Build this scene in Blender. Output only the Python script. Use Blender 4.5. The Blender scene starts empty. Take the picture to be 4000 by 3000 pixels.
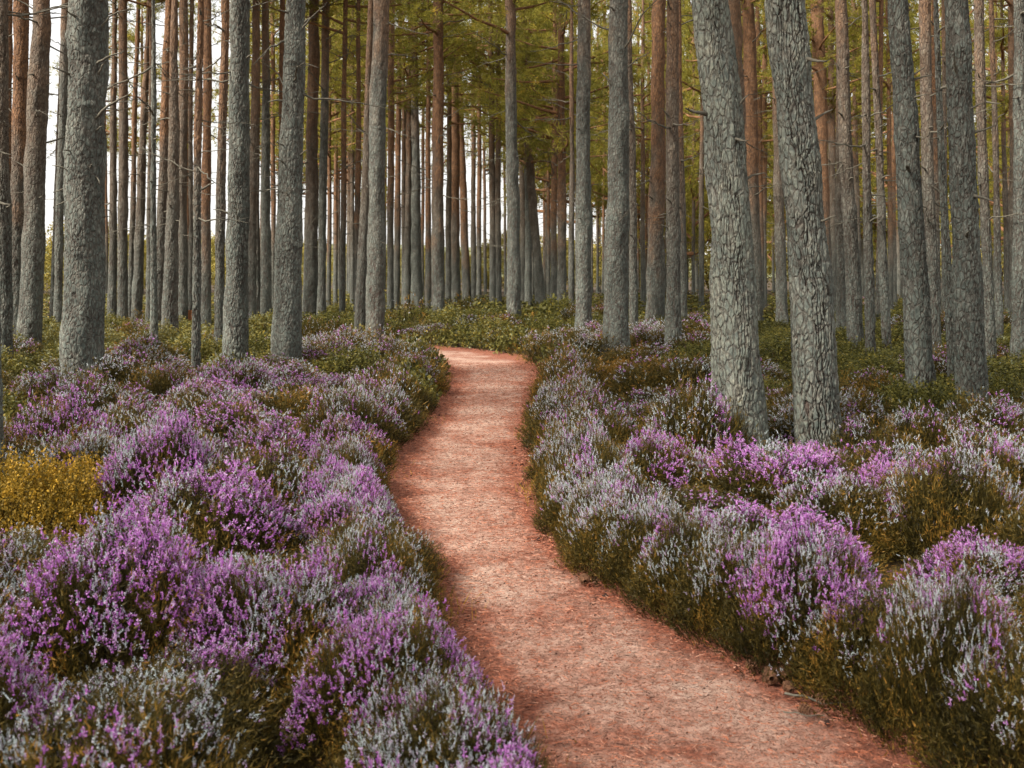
import bpy, math, random
import numpy as np
from mathutils import Vector, Matrix

random.seed(7)
rng = np.random.default_rng(7)
R = math.radians
scene = bpy.context.scene
COL = scene.collection

# ------------------------------------------------------------------ camera, sky, sun, exposure
CAM_H = 1.55
HORIZON = 1067.0            # horizon row in the 4000 x 3000 photograph
FPX = 4000.0                # focal length in photograph pixels (36 mm on a 36 mm sensor)
cam_d = bpy.data.cameras.new("camera")
cam = bpy.data.objects.new("camera", cam_d)
COL.objects.link(cam)
cam.location = (0, 0, CAM_H)
cam.rotation_euler = (R(90), 0, 0)
cam_d.sensor_width = 36
cam_d.lens = 36
cam_d.shift_y = -(1500 - HORIZON) / 4000.0
cam_d.clip_start = 0.05
cam_d.clip_end = 3000
cam_d.dof.use_dof = True
cam_d.dof.focus_distance = 8.5
cam_d.dof.aperture_fstop = 5.0
scene.camera = cam

SUN_EL, SUN_AZ = 42.0, 238.0        # degrees; azimuth measured clockwise from +Y (the view direction)
world = bpy.data.worlds.new("World")
scene.world = world
world.use_nodes = True
wn = world.node_tree
bg = wn.nodes["Background"]
sky = wn.nodes.new("ShaderNodeTexSky")
sky.sky_type = 'NISHITA'
sky.sun_disc = False
sky.sun_elevation = R(SUN_EL)
sky.sun_rotation = R(SUN_AZ)
sky.air_density = 1.0
sky.dust_density = 4.0
sky.ozone_density = 0.6
# a bright, nearly colourless cloud layer over the daylight sky
hs = wn.nodes.new("ShaderNodeHueSaturation")
hs.inputs["Saturation"].default_value = 0.35
wn.links.new(sky.outputs[0], hs.inputs["Color"])
cl = wn.nodes.new("ShaderNodeMix"); cl.data_type = 'RGBA'
cl.inputs[0].default_value = 0.72
cl.inputs[7].default_value = (5.2, 5.1, 4.9, 1)
wn.links.new(hs.outputs[0], cl.inputs[6])
wn.links.new(cl.outputs[2], bg.inputs[0])
bg.inputs[1].default_value = 0.15

sun_d = bpy.data.lights.new("sun", 'SUN')
sun_d.energy = 4.8
sun_d.angle = R(10)
sun_d.color = (1.0, 0.935, 0.84)
sun = bpy.data.objects.new("sun", sun_d)
COL.objects.link(sun)
_sd = Vector((math.sin(R(SUN_AZ)) * math.cos(R(SUN_EL)), math.cos(R(SUN_AZ)) * math.cos(R(SUN_EL)), math.sin(R(SUN_EL))))
sun.rotation_euler = (-_sd).to_track_quat('-Z', 'Y').to_euler()

scene.view_settings.view_transform = 'Standard'
scene.view_settings.look = 'None'
scene.view_settings.gamma = 1.0
scene.view_settings.use_curve_mapping = False
scene.view_settings.exposure = 0.92
scene.render.engine = 'CYCLES'
scene.cycles.max_bounces = 6
scene.cycles.diffuse_bounces = 4
scene.cycles.transmission_bounces = 4
scene.cycles.use_denoising = True
try:
    scene.cycles.denoiser = 'OPENIMAGEDENOISE'
    scene.cycles.denoising_prefilter = 'ACCURATE'
except Exception:
    pass

# ------------------------------------------------------------------ helpers
def at(px, py, z):
    """ground plan point seen at photo pixel (px, py) when it lies at height z"""
    d = (CAM_H - z) * FPX / (py - HORIZON)
    return (px - 2000.0) * d / FPX, d

def to_px(x, y, z):
    return 2000 + x * FPX / y, HORIZON + (CAM_H - z) * FPX / y

def mesh_of(name, V, F, mats, attrs=None, smooth=False):
    """V (n,3), F (m,3 or 4) -> mesh, fast"""
    V = np.ascontiguousarray(V, dtype=np.float32)
    F = np.ascontiguousarray(F, dtype=np.int32)
    k = F.shape[1]
    me = bpy.data.meshes.new(name)
    me.vertices.add(len(V))
    me.vertices.foreach_set("co", V.ravel())
    me.loops.add(F.size)
    me.loops.foreach_set("vertex_index", F.ravel())
    me.polygons.add(len(F))
    me.polygons.foreach_set("loop_start", np.arange(0, F.size, k, dtype=np.int32))
    me.polygons.foreach_set("use_smooth", np.full(len(F), smooth, dtype=bool))
    for m in (mats if isinstance(mats, (list, tuple)) else [mats]):
        me.materials.append(m)
    for n, a in (attrs or {}).items():
        at_ = me.attributes.new(n, 'FLOAT', 'POINT')
        at_.data.foreach_set("value", np.ascontiguousarray(a, dtype=np.float32))
    me.update(calc_edges=True)
    me.validate()
    return me

def link(name, data, parent=None, loc=(0, 0, 0), rot=(0, 0, 0), scale=(1, 1, 1)):
    o = bpy.data.objects.new(name, data)
    COL.objects.link(o)
    o.parent = parent
    o.location = loc
    o.rotation_euler = rot
    o.scale = scale
    return o

def tag(o, label=None, cat=None, group=None, kind=None):
    if label: o["label"] = label
    if cat: o["category"] = cat
    if group: o["group"] = group
    if kind: o["kind"] = kind
    return o

_LAT = rng.random((48, 48, 48)).astype(np.float32)
def vnoise(p, seed=0):
    """trilinear value noise, p (n,3), result 0..1"""
    p = np.asarray(p, dtype=np.float64) + seed * 17.31
    i = np.floor(p).astype(int)
    f = p - i
    f = f * f * (3 - 2 * f)
    r = 0
    for a in (0, 1):
        for b in (0, 1):
            for c in (0, 1):
                w = (f[:, 0] if a else 1 - f[:, 0]) * (f[:, 1] if b else 1 - f[:, 1]) * (f[:, 2] if c else 1 - f[:, 2])
                r = r + w * _LAT[(i[:, 0] + a) % 48, (i[:, 1] + b) % 48, (i[:, 2] + c) % 48]
    return r

def sstep(a, b, x):
    t = np.clip((x - a) / (b - a), 0, 1)
    return t * t * (3 - 2 * t)

def unit(v):
    return v / np.maximum(np.linalg.norm(v, axis=1, keepdims=True), 1e-9)

def blades(P, D, L, W, rg, kite=False):
    """thin triangles (or 2-triangle kites) rooted at P along D; lengths L, widths W"""
    n = len(P)
    s = unit(np.cross(D, rg.normal(size=(n, 3))))
    L = np.asarray(L)[:, None]; W = np.asarray(W)[:, None]
    if not kite:
        V = np.stack([P - s * W / 2, P + s * W / 2, P + D * L], 1).reshape(-1, 3)
        return V, np.arange(3 * n).reshape(-1, 3)
    V = np.stack([P, P + D * L * .5 + s * W / 2, P + D * L, P + D * L * .5 - s * W / 2], 1).reshape(-1, 3)
    b = np.arange(n)[:, None] * 4
    return V, np.concatenate([b + np.array([[0, 1, 2]]), b + np.array([[0, 2, 3]])], 0)

def merge(parts):
    """[(V, F, tint)] -> one"""
    Vs, Fs, Ts, o = [], [], [], 0
    for V, F, t in parts:
        Vs.append(V); Fs.append(F + o); Ts.append(t); o += len(V)
    return np.concatenate(Vs), np.concatenate(Fs), np.concatenate(Ts)

def tube(path, radii, n=6):
    """tapered tube along path (k,3); returns V, quads"""
    path = np.asarray(path, float)
    k = len(path)
    t = np.gradient(path, axis=0)
    t = unit(t)
    ref = np.where(np.abs(t[:, 2:3]) > .9, np.array([[1.0, 0, 0]]), np.array([[0, 0, 1.0]]))
    a = unit(np.cross(t, ref)); b = np.cross(t, a)
    th = np.linspace(0, 2 * np.pi, n, endpoint=False)
    ring = a[:, None, :] * np.cos(th)[None, :, None] + b[:, None, :] * np.sin(th)[None, :, None]
    V = (path[:, None, :] + ring * np.asarray(radii)[:, None, None]).reshape(-1, 3)
    i = np.arange(k - 1)[:, None] * n
    j = np.arange(n)[None, :]
    F = np.stack([i + j, i + (j + 1) % n, i + n + (j + 1) % n, i + n + j], -1).reshape(-1, 4)
    return V, F

def join_quads(parts):
    Vs, Fs, o = [], [], 0
    for V, F in parts:
        Vs.append(V); Fs.append(F + o); o += len(V)
    return np.concatenate(Vs), np.concatenate(Fs)

# ------------------------------------------------------------------ materials
class NT:
    def __init__(self, name):
        self.m = bpy.data.materials.new(name)
        self.m.use_nodes = True
        self.t = self.m.node_tree
        self.b = self.t.nodes["Principled BSDF"]
        self.b.inputs["Roughness"].default_value = 0.85
        self.b.inputs["Specular IOR Level"].default_value = 0.2
    def n(self, kind, **kw):
        x = self.t.nodes.new("ShaderNode" + kind)
        for k, v in kw.items():
            setattr(x, k, v)
        return x
    def l(self, a, b):
        self.t.links.new(a, b)
    def attr(self, name):
        return self.n("Attribute", attribute_name=name).outputs["Fac"]
    def coords(self, scale):
        c = self.n("TexCoord"); mp = self.n("Mapping")
        mp.inputs["Scale"].default_value = scale
        self.l(c.outputs["Object"], mp.inputs["Vector"])
        return mp.outputs[0]
    def noise(self, vec, scale, detail=4, rough=.55):
        x = self.n("TexNoise")
        x.inputs["Scale"].default_value = scale
        x.inputs["Detail"].default_value = detail
        x.inputs["Roughness"].default_value = rough
        self.l(vec, x.inputs["Vector"])
        return x.outputs[0]
    def ramp(self, fac, stops):
        x = self.n("ValToRGB")
        e = x.color_ramp.elements
        while len(e) < len(stops): e.new(.5)
        for s, (p, c) in zip(e, stops):
            s.position = p
            s.color = (*c, 1) if len(c) == 3 else c
        self.l(fac, x.inputs[0])
        return x.outputs[0]
    def mix(self, fac, a, b, mode='MIX'):
        x = self.n("Mix", data_type='RGBA', blend_type=mode)
        for s, v in ((x.inputs[0], fac), (x.inputs[6], a), (x.inputs[7], b)):
            if isinstance(v, (int, float)): s.default_value = v
            elif isinstance(v, tuple): s.default_value = (*v, 1)
            else: self.l(v, s)
        return x.outputs[2]
    def mth(self, op, a, b=None):
        x = self.n("Math", operation=op)
        for s, v in zip(x.inputs, (a, b)):
            if v is None: continue
            if isinstance(v, (int, float)): s.default_value = v
            else: self.l(v, s)
        return x.outputs[0]
    def bump(self, h, strength, dist):
        x = self.n("Bump")
        x.inputs["Strength"].default_value = strength
        x.inputs["Distance"].default_value = dist
        self.l(h, x.inputs["Height"])
        self.l(x.outputs[0], self.b.inputs["Normal"])

def leaf_material(name, stops, translucent=.25, rough=.6):
    """foliage: colour by the per-vertex 'tint' of each leaf, part of the light passes through"""
    k = NT(name)
    c = k.ramp(k.attr("tint"), stops)
    k.l(c, k.b.inputs["Base Color"])
    k.b.inputs["Roughness"].default_value = rough
    tr = k.n("BsdfTranslucent"); k.l(c, tr.inputs[0])
    mx = k.n("MixShader"); mx.inputs[0].default_value = translucent
    k.l(k.b.outputs[0], mx.inputs[1]); k.l(tr.outputs[0], mx.inputs[2])
    k.l(mx.outputs[0], k.t.nodes["Material Output"].inputs[0])
    return k.m

M_HEATH = leaf_material("heather_shoots", [(0, (.014, .012, .003)), (.35, (.055, .043, .009)), (.7, (.115, .078, .014)), (.88, (.20, .115, .018)), (1, (.28, .14, .024))])
M_BLOOM = leaf_material("heather_bloom", [(0, (.34, .09, .38)), (.3, (.57, .23, .60)), (.55, (.60, .40, .62)), (.8, (.50, .52, .55)), (1, (.54, .62, .61))], .3, .7)
M_BILB = leaf_material("bilberry_leaves", [(0, (.032, .034, .009)), (.4, (.088, .085, .018)), (.7, (.15, .13, .025)), (.88, (.25, .185, .028)), (1, (.20, .21, .12))])
M_YELL = leaf_material("yellowed_leaves", [(0, (.07, .055, .01)), (.4, (.19, .125, .018)), (.75, (.34, .20, .02)), (1, (.50, .29, .03))])
M_NEED = leaf_material("pine_needles", [(0, (.11, .11, .02)), (.5, (.25, .225, .036)), (.85, (.36, .29, .045)), (1, (.46, .31, .045))], .5)
M_BIRCH = leaf_material("clearing_leaves", [(0, (.15, .135, .03)), (.5, (.28, .235, .05)), (1, (.42, .32, .08))], .35)

def make_bark():
    k = NT("pine_bark")
    fur, ora, lic = k.attr("furrow"), k.attr("orange"), k.attr("lichen")
    v = k.coords((1, 1, .42))
    vo = k.n("TexVoronoi", feature='DISTANCE_TO_EDGE'); vo.inputs["Scale"].default_value = 26
    warp = k.n("Mix", data_type='VECTOR'); warp.inputs[0].default_value = .06
    nz = k.n("TexNoise"); nz.inputs["Scale"].default_value = 9; nz.inputs["Detail"].default_value = 3
    k.l(v, nz.inputs["Vector"]); k.l(v, warp.inputs[4]); k.l(nz.outputs["Color"], warp.inputs[5])
    k.l(warp.outputs[1], vo.inputs["Vector"])
    crack = k.ramp(vo.outputs["Distance"], [(0.0, (0, 0, 0)), (.16, (1, 1, 1))])
    n1 = k.noise(v, 7, 6, .65)
    n2 = k.noise(v, 46, 4, .7)
    n5 = k.noise(v, 24, 5, .75)
    n1 = k.mth('ADD', k.mth('MULTIPLY', n1, .5), k.mth('MULTIPLY', n5, .5))
    grey = k.ramp(n1, [(.36, (.060, .066, .056)), (.5, (.145, .152, .130)), (.62, (.25, .24, .20))])
    scab = k.ramp(n2, [(.56, (0, 0, 0)), (.70, (1, 1, 1))])
    tone = k.ramp(k.attr("flake"), [(.0, (.40, .40, .39)), (.5, (1, 1, 1)), (.95, (1.55, 1.50, 1.38))])
    grey = k.mix(1.0, grey, tone, 'MULTIPLY')
    pale = k.mix(k.mth('MULTIPLY', scab, k.mth('MULTIPLY', lic, .45)), grey, (.40, .42, .35))
    n3 = k.noise(v, 15, 5, .7)
    oran = k.ramp(n3, [(.3, (.085, .047, .026)), (.5, (.19, .092, .042)), (.72, (.32, .17, .085))])
    pale = k.mix(k.mth('MULTIPLY', lic, .38), pale, (.085, .112, .098))
    c = k.mix(ora, pale, oran)
    c = k.mix(k.mth('MULTIPLY', k.mth('SUBTRACT', 1.0, crack), .55), c, (.075, .050, .038))
    c = k.mix(k.mth('SUBTRACT', 1.0, fur), c, (.070, .045, .036))
    k.l(c, k.b.inputs["Base Color"])
    k.b.inputs["Roughness"].default_value = .9
    h = k.mth('ADD', k.mth('MULTIPLY', crack, .7), k.mth('MULTIPLY', n2, .5))
    k.bump(h, .75, .02)
    return k.m
M_BARK = make_bark()

def simple(name, c0, c1, scale, bump=0.0, rough=.9):
    k = NT(name)
    v = k.coords((1, 1, 1))
    n = k.noise(v, scale, 5, .65)
    k.l(k.ramp(n, [(.3, c0), (.7, c1)]), k.b.inputs["Base Color"])
    k.b.inputs["Roughness"].default_value = rough
    if bump: k.bump(n, .6, bump)
    return k.m
M_DEAD = simple("dead_wood", (.05, .042, .030), (.17, .155, .12), 14, .01)
M_TWIG = simple("woody_stems", (.035, .022, .012), (.09, .055, .03), 30)
M_LIMB = simple("limb_bark", (.12, .065, .035), (.27, .13, .06), 12, .01)
M_SOIL = simple("forest_soil", (.030, .020, .012), (.085, .055, .028), 6, .03)
M_HILL = simple("far_hill", (.10, .12, .07), (.20, .19, .09), .02)
M_CONE = simple("cone_scales", (.07, .035, .02), (.24, .12, .065), 60)
M_SCAR = simple("stump_wood", (.42, .33, .24), (.62, .52, .40), 14)
M_RUSTY = simple("rusty_cut_wood", (.36, .13, .05), (.5, .22, .1), 18)

def make_path_mat():
    k = NT("path_litter")
    v = k.coords((1, 1, 1))
    n1 = k.noise(v, 1.7, 6, .68)
    n2 = k.noise(v, 34, 7, .8)
    n3 = k.noise(v, 8, 5, .7)
    n4 = k.noise(v, 130, 3, .7)
    sand = k.ramp(n2, [(.30, (.18, .10, .072)), (.48, (.47, .30, .225)), (.7, (.64, .49, .40))])
    lit = k.ramp(n2, [(.30, (.045, .018, .012)), (.47, (.19, .058, .032)), (.62, (.40, .125, .066)), (.78, (.56, .25, .16))])
    f = k.mth('ADD', k.mth('ADD', k.mth('MULTIPLY', k.attr("edge"), .50), k.mth('MULTIPLY', n1, 1.05)), k.mth('MULTIPLY', n3, .55))
    f = k.ramp(f, [(.66, (0, 0, 0)), (1.0, (.92, .92, .92))])
    c = k.mix(f, sand, lit)
    c = k.mix(k.ramp(n4, [(.36, (1, 1, 1)), (.47, (0, 0, 0))]), c, (.075, .036, .026))
    k.l(c, k.b.inputs["Base Color"])
    k.b.inputs["Roughness"].default_value = .95
    k.bump(k.mth('ADD', n2, k.mth('MULTIPLY', n4, .6)), .8, .012)
    return k.m
M_PATH = make_path_mat()
M_LITTER = leaf_material("needle_litter", [(0, (.03, .015, .011)), (.35, (.17, .056, .032)), (.75, (.46, .15, .075)), (1, (.58, .30, .20))], .1, .8)

# ------------------------------------------------------------------ ground, path, far hills
def disc_ground():
    rr = np.concatenate([[0], np.geomspace(1, 1500, 60)])
    th = np.linspace(0, 2 * np.pi, 96, endpoint=False)
    V = [(0, 15, 0)]
    for r in rr[1:]:
        for t in th: V.append((r * math.cos(t), 15 + r * math.sin(t), 0))
    V = np.array(V)
    far = sstep(60, 160, np.hypot(V[:, 0], V[:, 1]))
    V[:, 2] += far * (vnoise(V / 45.0, 3) - .5) * 1.2
    n = 96
    F = []
    for i in range(len(rr) - 2):
        for j in range(n):
            a = 1 + i * n + j; b = 1 + i * n + (j + 1) % n
            F.append((a, b, b + n, a + n))
    for j in range(n):
        F.append((0, 1 + j, 1 + (j + 1) % n, 0))
    F = np.array(F)
    core = F[F[:, 0] == 0][:, :3]
    quads = F[F[:, 0] != 0]
    tris = np.concatenate([core, quads[:, [0, 1, 2]], quads[:, [0, 2, 3]]])
    return mesh_of("ground", V, tris, M_SOIL)
tag(link("ground", disc_ground()), "dark peaty forest floor under the heather", kind="structure")

# edges of the trodden strip: (distance, x) read along the photograph's two edges
LEFT = np.array([(-2.5, 2.2), (0, 1.2), (2.0, .30), (3.1, .02), (3.74, -.17), (5.2, -.41), (5.62, -.56), (6.1, -.70), (6.7, -.83), (7.45, -.92),
                 (8.36, -.97), (9.5, -.93), (11.06, -.88), (12.2, -.86), (13.7, -.88), (16.3, -1.08), (18.2, -1.45), (19.4, -2.2), (20.2, -3.4), (20.6, -5.5), (20.6, -9.0)])
RIGHT = np.array([(-2.5, 4.2), (0, 2.9), (2.2, 1.95), (3.2, 1.38), (3.57, 1.25), (3.99, 1.04), (4.51, .74), (5.2, .455), (5.62, .34), (6.12, .246), (6.72, .18),
                  (7.45, .14), (8.36, .147), (9.52, .168), (11.06, .23), (12.7, .34), (14.3, .43), (16.3, .46), (18.6, .15), (20.2, -.7), (21.6, -1.9), (22.3, -3.6), (22.4, -9.0)])
def dense(poly, n):
    s = np.concatenate([[0], np.cumsum(np.hypot(*np.diff(poly, axis=0).T))])
    t = np.linspace(0, s[-1], n)
    return np.stack([np.interp(t, s, poly[:, 0]), np.interp(t, s, poly[:, 1])], 1)
def path_strip():
    n = 260; m = 26
    # match the two edges by fraction of the way along
    kn = [0, 6 / 30, 12 / 30, 18 / 30, 24 / 30, 1]
    L, Rr = dense(LEFT, n), dense(RIGHT, n)
    # re-time the left edge so that both edges run side by side
    s = np.linspace(0, 1, n)
    V, E = [], []
    for i in range(n):
        a, b = L[i], Rr[i]
        w = b - a
        a2 = a - w * .16; b2 = b + w * .16
        for j in range(m):
            f = j / (m - 1)
            p = a2 * (1 - f) + b2 * f
            V.append((p[1], p[0], .004))
            e = abs(f - .5) * 2
            E.append(e)
    V = np.array(V); E = np.array(E)
    V[:, 2] += .012 * vnoise(V * np.array([3, 3, 1]), 5) + .022 * sstep(.5, 1, E) * vnoise(V * np.array([6, 6, 1]), 6)
    i = np.arange(n - 1)[:, None] * m; j = np.arange(m - 1)[None, :]
    F = np.stack([i + j, i + j + 1, i + m + j + 1, i + m + j], -1).reshape(-1, 4)
    return mesh_of("sandy_path", V, F, M_PATH, {"edge": sstep(.25, .95, E)}, True)
tag(link("sandy_path", path_strip()), "reddish sandy footpath strewn with pine needles, winding away", kind="structure")

def edge_x(poly, d):
    q = poly[poly[:, 0] < 18.3] if poly is LEFT else poly[poly[:, 0] < 18.7]
    return np.interp(d, q[:, 0], q[:, 1])
POLY = np.concatenate([LEFT[:, ::-1], RIGHT[::-1, ::-1]])      # (x, y)
def in_path(x, y):
    c = False
    n = len(POLY)
    j = n - 1
    for i in range(n):
        xi, yi = POLY[i]; xj, yj = POLY[j]
        if (yi > y) != (yj > y) and x < (xj - xi) * (y - yi) / (yj - yi) + xi:
            c = not c
        j = i
    return c
EDGE_PTS = np.concatenate([dense(LEFT, 700), dense(RIGHT, 700)])[:, ::-1]   # (x, y)
def path_dist(x, y):
    d = np.min(np.hypot(EDGE_PTS[:, 0] - x, EDGE_PTS[:, 1] - y))
    return -d if in_path(x, y) else d

def hills():
    n = 220
    V, F = [], []
    for k, (rad, h) in enumerate(((330, 0), (480, 9), (650, 17), (950, 26))):
        for i in range(n):
            t = -1.2 + 2.4 * i / (n - 1)
            z = h * (.55 + .9 * vnoise(np.array([[t * 3.2, k * .2, 0]]), 8)[0] + .10 * vnoise(np.array([[t * 60, k, 0]]), 9)[0])
            V.append((math.sin(t) * rad, math.cos(t) * rad, z - .3))
    for k in range(3):
        for i in range(n - 1):
            a = k * n + i
            F.append((a, a + 1, a + n + 1, a + n))
    return mesh_of("hills", np.array(V), np.array(F), M_HILL, None, True)
tag(link("hills", hills()), "low pale hills beyond the forest clearing", kind="structure")

# ------------------------------------------------------------------ pines
# x at the top of the frame, width there, x at the foot, row of the foot, width at the foot (photograph pixels), bark, own label
TREES = [
 (-70, 60, -38, 1800, 92, 'g', None), (5, 50, 18, 1400, 66, 'b', None), (44, 28, 25, 1262, 35, 'o', None), (92, 66, 60, 1320, 60, 'o', None),
 (160, 68, 112, 1345, 92, 'b', None), (240, 11, 203, 1258, 22, 'b', None), (266, 35, 226, 1268, 34, 'g', None),
 (355, 142, 324, 1440, 172, 'g', "stoutest grey pine trunk with snapped branch stubs, purple heather at its foot"),
 (452, 18, 437, 1240, 38, 'b', None), (479, 32, 478, 1245, 44, 'b', None), (541, 16, 509, 1225, 26, 'o', None), (585, 19, 535, 1228, 44, 'b', None),
 (592, 17, 581, 1245, 27, 'b', None), (605, 13, 602, 1346, 31, 'g', None), (655, 33, 612, 1290, 46, 'o', None), (685, 25, 662, 1295, 64, 'b', None),
 (715, 34, 713, 1252, 44, 'b', None), (750, 17, 745, 1240, 20, 'b', None),
 (780, 26, 764, 1405, 37, 'o', "thin pole-like pine standing forward on its own at the heather's back edge"),
 (811, 31, 803, 1255, 42, 'o', None), (887, 31, 856, 1338, 42, 'o', None),
 (944, 72, 920, 1395, 98, 'g', "straight thick grey pine rising behind yellow leafy plants"),
 (1000, 30, 983, 1235, 36, 'b', None), (1037, 27, 1039, 1232, 44, 'g', None), (1008, 15, 1006, 1225, 26, 'b', None), (1065, 15, 1066, 1220, 22, 'o', None),
 (1106, 20, 1090, 1230, 30, 'o', None),
 (1155, 73, 1118, 1400, 118, 'g', "thick knobbly grey pine with drooping dead branches, behind pale heather"),
 (1230, 39, 1212, 1220, 62, 'b', None), (1278, 30, 1256, 1223, 35, 'g', None), (1290, 12, 1284, 1225, 20, 'o', None), (1312, 12, 1310, 1225, 18, 'o', None),
 (1325, 10, 1324, 1222, 12, 'b', None), (1346, 18, 1337, 1224, 27, 'o', None), (1362, 12, 1359, 1215, 14, 'b', None), (1380, 13, 1377, 1215, 20, 'b', None),
 (1404, 15, 1396, 1225, 30, 'o', None), (1426, 9, 1420, 1200, 16, 'o', None), (1450, 24, 1407, 1276, 48, 'b', None),
 (1488, 62, 1466, 1285, 76, 'g', "thick grey pine at the heather bank before the path bend"),
 (1533, 26, 1525, 1210, 28, 'o', None), (1563, 14, 1548, 1198, 31, 'o', None), (1575, 12, 1577, 1195, 20, 'b', None), (1598, 13, 1590, 1198, 33, 'b', None),
 (1616, 26, 1628, 1198, 50, 'g', None), (1656, 12, 1650, 1190, 14, 'o', None), (1672, 14, 1672, 1198, 28, 'o', None),
 (1712, 39, 1711, 1233, 56, 'o', "orange-topped pine with a long dark scar, on the bank where the path ends"),
 (1760, 15, 1751, 1180, 26, 'b', None), (1780, 26, 1778, 1176, 42, 'o', None), (1784, 20, 1823, 1163, 35, 'o', None), (1849, 12, 1850, 1163, 24, 'b', None),
 (1876, 12, 1871, 1172, 22, 'o', None), (1915, 17, 1928, 1190, 33, 'b', None), (1947, 14, 1945, 1190, 31, 'b', None), (1966, 8, 1975, 1180, 12, 'b', None),
 (1990, 40, 2008, 1248, 60, 'g', "straight grey pine standing right over the path's bend"),
 (2037, 25, 2044, 1180, 28, 'b', None), (2055, 20, 2065, 1185, 31, 'g', None), (2040, 18, 2114, 1188, 45, 'b', None), (2124, 9, 2127, 1180, 14, 'o', None),
 (2085, 12, 2080, 1150, 14, 'o', None), (2140, 8, 2143, 1178, 16, 'o', None), (2170, 17, 2163, 1195, 30, 'o', None), (2190, 24, 2194, 1222, 42, 'o', None),
 (2234, 12, 2232, 1235, 27, 'b', None),
 (2282, 50, 2280, 1290, 70, 'g', "medium grey pine just past the bend, pale heather at its foot"),
 (2310, 6, 2312, 1170, 10, 'b', None), (2335, 8, 2334, 1168, 11, 'b', None), (2362, 9, 2356, 1165, 12, 'o', None),
 (2420, 72, 2404, 1335, 107, 'g', "thick straight grey pine beside the path's far stretch, rusty heather before it"),
 (2455, 20, 2476, 1290, 38, 'b', None), (2492, 8, 2493, 1160, 12, 'o', None), (2512, 12, 2512, 1175, 22, 'b', None),
 (2577, 51, 2559, 1275, 76, 'o', "thick rusty-brown pine with a dark branch whorl halfway up"),
 (2625, 46, 2631, 1332, 66, 'b', None), (2654, 14, 2669, 1278, 38, 'o', None),
 (2684, 10, 2684, 1180, 12, 'o', None), (2710, 12, 2708, 1182, 15, 'b', None), (2722, 8, 2724, 1182, 11, 'o', None), (2745, 14, 2740, 1200, 24, 'b', None),
 (2763, 152, 2890, 1660, 200, 'h', "pale flaky pine leaning over the heather, brighter of the two big leaning trunks"),
 (2868, 50, 2912, 1262, 56, 'b', None), (2920, 51, 2952, 1240, 58, 'o', None), (2961, 17, 2975, 1195, 24, 'o', None), (2990, 20, 2985, 1190, 24, 'o', None),
 (3025, 30, 3054, 1245, 48, 'b', None),
 (3079, 141, 3195, 1655, 195, 'k', "darker deeply furrowed leaning pine, partner of the pale leaning trunk"),
 (3193, 56, 3232, 1215, 52, 'o', "bright orange upper trunk showing just behind the furrowed leaning pine"),
 (3238, 20, 3255, 1210, 38, 'b', None), (3266, 10, 3268, 1195, 14, 'o', None), (3270, 20, 3288, 1295, 45, 'b', None),
 (3287, 47, 3343, 1342, 62, 'b', None), (3335, 18, 3355, 1200, 24, 'b', None), (3371, 26, 3400, 1362, 42, 'b', None), (3412, 25, 3464, 1347, 38, 'b', None),
 (3436, 18, 3428, 1245, 20, 'o', None), (3468, 14, 3478, 1208, 24, 'o', None), (3490, 14, 3495, 1205, 20, 'o', None),
 (3506, 80, 3600, 1515, 115, 'g', "leaning grey pine with ring-like bark collars, rising from pale pink heather"),
 (3615, 45, 3653, 1375, 50, 'b', None), (3647, 18, 3668, 1280, 22, 'o', None), (3666, 20, 3722, 1435, 40, 'g', None), (3680, 14, 3692, 1285, 30, 'b', None),
 (3751, 92, 3800, 1535, 123, 'g', "thick straight dark grey pine, stoutest of those at the right side"),
 (3833, 37, 3868, 1372, 42, 'b', None), (3865, 8, 3872, 1200, 10, 'o', None), (3878, 8, 3885, 1200, 10, 'o', None), (3881, 18, 3905, 1316, 31, 'b', None),
 (3905, 10, 3936, 1220, 26, 'b', None), (3950, 27, 3955, 1230, 30, 'b', None), (3993, 44, 3985, 1378, 70, 'g', None),
]
# what a landmark is called inside the labels of its neighbours
SHORT = {324: "the stoutest stubby grey pine", 764: "the thin pine standing forward", 920: "the pine behind yellow plants", 1118: "the knobbly grey pine",
         1466: "the pine before the bend", 1711: "the scarred orange pine", 2008: "the pine over the bend", 2280: "the pine past the bend",
         2404: "the pine behind rusty heather", 2559: "the rusty-brown pine", 2890: "the pale leaning pine", 3195: "the furrowed leaning pine",
         3600: "the collared leaning pine", 3800: "the stout straight pine"}
ORD = ["", "first", "second", "third", "fourth", "fifth", "sixth", "seventh", "eighth", "ninth", "tenth", "eleventh", "twelfth", "thirteenth", "fourteenth",
       "fifteenth", "sixteenth", "seventeenth", "eighteenth", "nineteenth", "twentieth"]
def ordn(i):
    if i <= 20: return ORD[i]
    tens = {20: "twenty", 30: "thirty", 40: "forty", 50: "fifty", 60: "sixty", 70: "seventy"}[i // 10 * 10]
    return tens + "-" + ORD[i % 10] if i % 10 else {30: "thirtieth", 40: "fortieth", 50: "fiftieth", 60: "sixtieth", 70: "seventieth"}[i // 10 * 10]

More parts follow.
